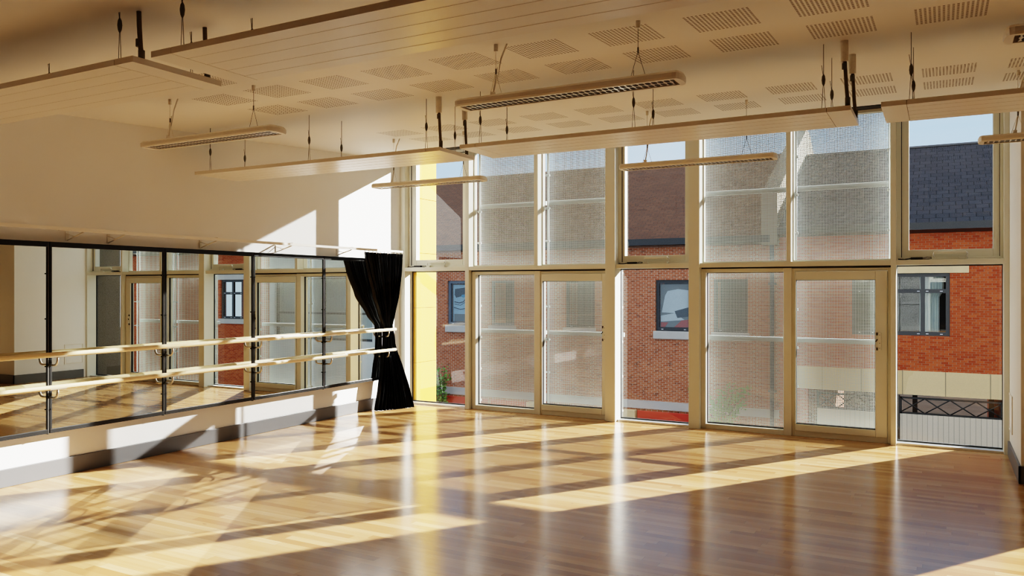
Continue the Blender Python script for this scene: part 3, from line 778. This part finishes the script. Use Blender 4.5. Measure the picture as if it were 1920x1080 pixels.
# posters fixed inside two street windows
po = empty('window_poster', (-14.47, YF + .17, 1.18), 'blue poster with a drawn eye inside the blue framed window', 'poster')
MB().box(-.40, .42, 0, .01, -.62, .64).build('sheet', M['poster_blue'], po)
MB().prism([(-.32, .50), (.16, .56), (.20, .42), (.05, .30), (-.10, .24), (-.28, .20), (-.34, .30)], -.008, -.002, 'y').build('brow', M['poster_dark'], po)
mb = MB(); mb.prism([(.09 * math.cos(a * .5236) + .02, .05 * math.sin(a * .5236) + .26) for a in range(12)], -.014, -.009, 'y'); mb.build('iris', M['poster_iris'], po)
mb = MB()
mb.tube([(-.34, -.01, .06), (-.15, -.01, .02), (.02, -.01, .06), (.14, -.01, .2), (.18, -.01, .38)], .014, 5).tube([(-.34, -.01, -.02), (-.1, -.01, -.06), (.08, -.01, .04)], .008, 5).tube([(-.36, -.01, -.14), (-.1, -.01, -.20), (.4, -.01, -.12)], .012, 5)
mb.build('line_work', M['poster_dark'], po)
MB().box(-.36, .42, -.004, -.001, -.62, -.36).build('lower_band', M['poster_grey'], po)
po = empty('window_poster', (-7.03, YF + .17, 1.16), 'poster with a pale sail shape over a dark hull and red ground', 'poster')
MB().box(-.44, .44, 0, .01, -.62, .66).build('sheet', M['poster_grey'], po)
MB().prism([(-.40, -.18), (-.30, .32), (-.22, .46), (.10, .52), (.43, .48), (.43, -.02), (.0, -.2)], -.008, -.002, 'y').build('sail', M['poster_white'], po)
MB().prism([(.0, -.14), (.43, -.02), (.43, -.30), (.08, -.34)], -.014, -.009, 'y').build('hull', M['poster_dark'], po)
MB().prism([(-.02, -.62), (.43, -.62), (.43, -.38), (.2, -.42)], -.008, -.002, 'y').prism([(-.43, -.62), (-.3, -.62), (-.2, -.48), (-.43, -.48)], -.008, -.002, 'y').build('ground', M['poster_red'], po)
MB().prism([(-.43, -.46), (.3, -.4), (.0, -.2), (-.43, -.28)], -.008, -.002, 'y').build('quay', M['poster_white'], po)

# ----------------------------------------------------------------------------- light
az = Vector((-.5555, -.8315)); TAN = .378
D = Vector((az.x, az.y, -TAN)).normalized()
def lamp(name, kind, d, energy, color=(1, 1, 1), **kw):
    l = bpy.data.lights.new(name, kind); l.energy = energy; l.color = color
    for k, v in kw.items(): setattr(l, k, v)
    o = bpy.data.objects.new(name, l); COL.objects.link(o)
    o.rotation_euler = d.to_track_quat('-Z', 'Y').to_euler(); return o
REFL_CAL = .75
SUN = 26.0
SUNC = (1.0, .975, .935)
sun = lamp('sun', 'SUN', D, SUN, SUNC, angle=math.radians(.53)); sun.location = (10, 30, 20)

# sunlight thrown back by the mirrors: a far lamp at the sun's mirror image, its beam cut by the mirror panels and by the window openings it came through
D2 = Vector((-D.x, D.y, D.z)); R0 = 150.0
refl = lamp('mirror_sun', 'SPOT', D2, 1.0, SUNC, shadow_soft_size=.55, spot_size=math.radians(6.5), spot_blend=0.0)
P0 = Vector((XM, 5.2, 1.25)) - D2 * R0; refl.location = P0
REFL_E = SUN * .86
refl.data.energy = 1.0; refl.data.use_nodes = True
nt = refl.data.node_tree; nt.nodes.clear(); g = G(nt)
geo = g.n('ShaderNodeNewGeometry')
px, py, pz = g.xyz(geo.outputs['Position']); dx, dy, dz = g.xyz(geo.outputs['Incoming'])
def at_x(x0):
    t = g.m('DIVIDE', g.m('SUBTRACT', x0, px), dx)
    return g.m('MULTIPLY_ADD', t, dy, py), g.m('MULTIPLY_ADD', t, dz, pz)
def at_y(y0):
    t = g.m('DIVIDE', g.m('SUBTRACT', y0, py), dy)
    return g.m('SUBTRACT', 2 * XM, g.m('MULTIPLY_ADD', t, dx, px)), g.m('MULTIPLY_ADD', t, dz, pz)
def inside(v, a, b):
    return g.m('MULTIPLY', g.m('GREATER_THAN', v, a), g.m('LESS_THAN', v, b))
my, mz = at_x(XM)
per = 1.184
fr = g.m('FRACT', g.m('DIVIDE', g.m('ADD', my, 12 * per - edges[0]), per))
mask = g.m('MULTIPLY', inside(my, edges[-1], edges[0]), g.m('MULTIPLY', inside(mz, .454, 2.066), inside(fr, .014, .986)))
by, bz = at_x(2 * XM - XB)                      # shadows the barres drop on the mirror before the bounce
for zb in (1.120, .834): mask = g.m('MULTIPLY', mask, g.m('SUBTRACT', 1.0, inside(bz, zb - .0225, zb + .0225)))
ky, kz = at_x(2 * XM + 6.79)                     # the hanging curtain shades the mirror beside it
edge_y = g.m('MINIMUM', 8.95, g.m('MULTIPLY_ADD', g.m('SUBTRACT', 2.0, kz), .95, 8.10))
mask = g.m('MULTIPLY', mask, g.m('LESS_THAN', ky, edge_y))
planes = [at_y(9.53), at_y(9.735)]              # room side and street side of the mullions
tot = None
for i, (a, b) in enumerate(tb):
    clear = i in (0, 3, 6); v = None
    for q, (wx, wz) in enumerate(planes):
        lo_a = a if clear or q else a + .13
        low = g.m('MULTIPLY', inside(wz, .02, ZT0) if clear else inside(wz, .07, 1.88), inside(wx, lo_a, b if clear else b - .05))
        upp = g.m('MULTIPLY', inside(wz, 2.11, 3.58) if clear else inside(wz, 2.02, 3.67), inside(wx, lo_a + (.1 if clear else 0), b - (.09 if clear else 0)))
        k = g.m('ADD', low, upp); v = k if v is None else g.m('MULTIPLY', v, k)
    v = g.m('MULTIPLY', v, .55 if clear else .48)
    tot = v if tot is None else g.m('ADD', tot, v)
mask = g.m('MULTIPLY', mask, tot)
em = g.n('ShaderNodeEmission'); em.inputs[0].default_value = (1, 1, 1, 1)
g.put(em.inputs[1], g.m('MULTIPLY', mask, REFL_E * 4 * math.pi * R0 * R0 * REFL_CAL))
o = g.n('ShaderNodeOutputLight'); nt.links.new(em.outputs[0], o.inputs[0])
blk = bpy.data.collections.new('mirror_sun_passes')          # the lamp sits behind the mirror plane, so mirror and wall must not stop it
refl.light_linking.blocker_collection = blk
for ob in bpy.data.objects:
    root = ob
    while root.parent: root = root.parent
    if root.name == 'wall_left' or root.name.startswith('wall_mirror') or root.name.startswith('cladding_fin') or root.name == 'baseboard_left':
        if ob.type == 'MESH': blk.objects.link(ob)
for lo in blk.collection_objects: lo.light_linking.link_state = 'EXCLUDE'

w = bpy.data.worlds.new('sky'); scene.world = w; w.use_nodes = True
nt = w.node_tree; nt.nodes.clear(); g = G(nt)
tc = g.n('ShaderNodeTexCoord')
z = g.xyz(tc.outputs['Generated'])[2]
col = g.ramp(z, [(0.0, (.66, .81, .98)), (.10, (.50, .72, 1.0)), (.22, (.44, .68, 1.0)), (.5, (.66, .76, .88)), (1.0, (.60, .69, .82))])
cl = g.noise(tc.outputs['Generated'], 3.0, 5.0)
col = g.mix(g.m('MULTIPLY', g.m('SUBTRACT', cl, .5), .8), col, (1, 1, 1, 1))
bg = g.n('ShaderNodeBackground'); g.put(bg.inputs[0], col); bg.inputs[1].default_value = 1.25
o = g.n('ShaderNodeOutputWorld'); nt.links.new(bg.outputs[0], o.inputs[0])

# ----------------------------------------------------------------------------- camera
cam = bpy.data.cameras.new('camera'); co = bpy.data.objects.new('camera', cam); COL.objects.link(co)
cam.sensor_width = 36.0; cam.lens = 1489.24 * 36 / 1920; cam.shift_y = .7 / 1920
co.location = (0, 0, 1.7); co.rotation_euler = (math.pi / 2, 0, .4968)
cam.clip_end = 500
scene.camera = co

# ----------------------------------------------------------------------------- render look
cy = scene.cycles
cy.use_denoising = True
try: cy.denoiser = 'OPENIMAGEDENOISE'
except Exception: pass
cy.filter_width = 1.05; cy.denoising_prefilter = 'NONE'; cy.denoising_input_passes = 'RGB_ALBEDO_NORMAL'
cy.max_bounces = 12; cy.diffuse_bounces = 6; cy.glossy_bounces = 6; cy.transparent_max_bounces = 24
cy.sample_clamp_indirect = 6.0; cy.blur_glossy = .5
scene.view_settings.view_transform = 'Filmic'
scene.view_settings.look = 'High Contrast'
scene.view_settings.exposure = 0.10
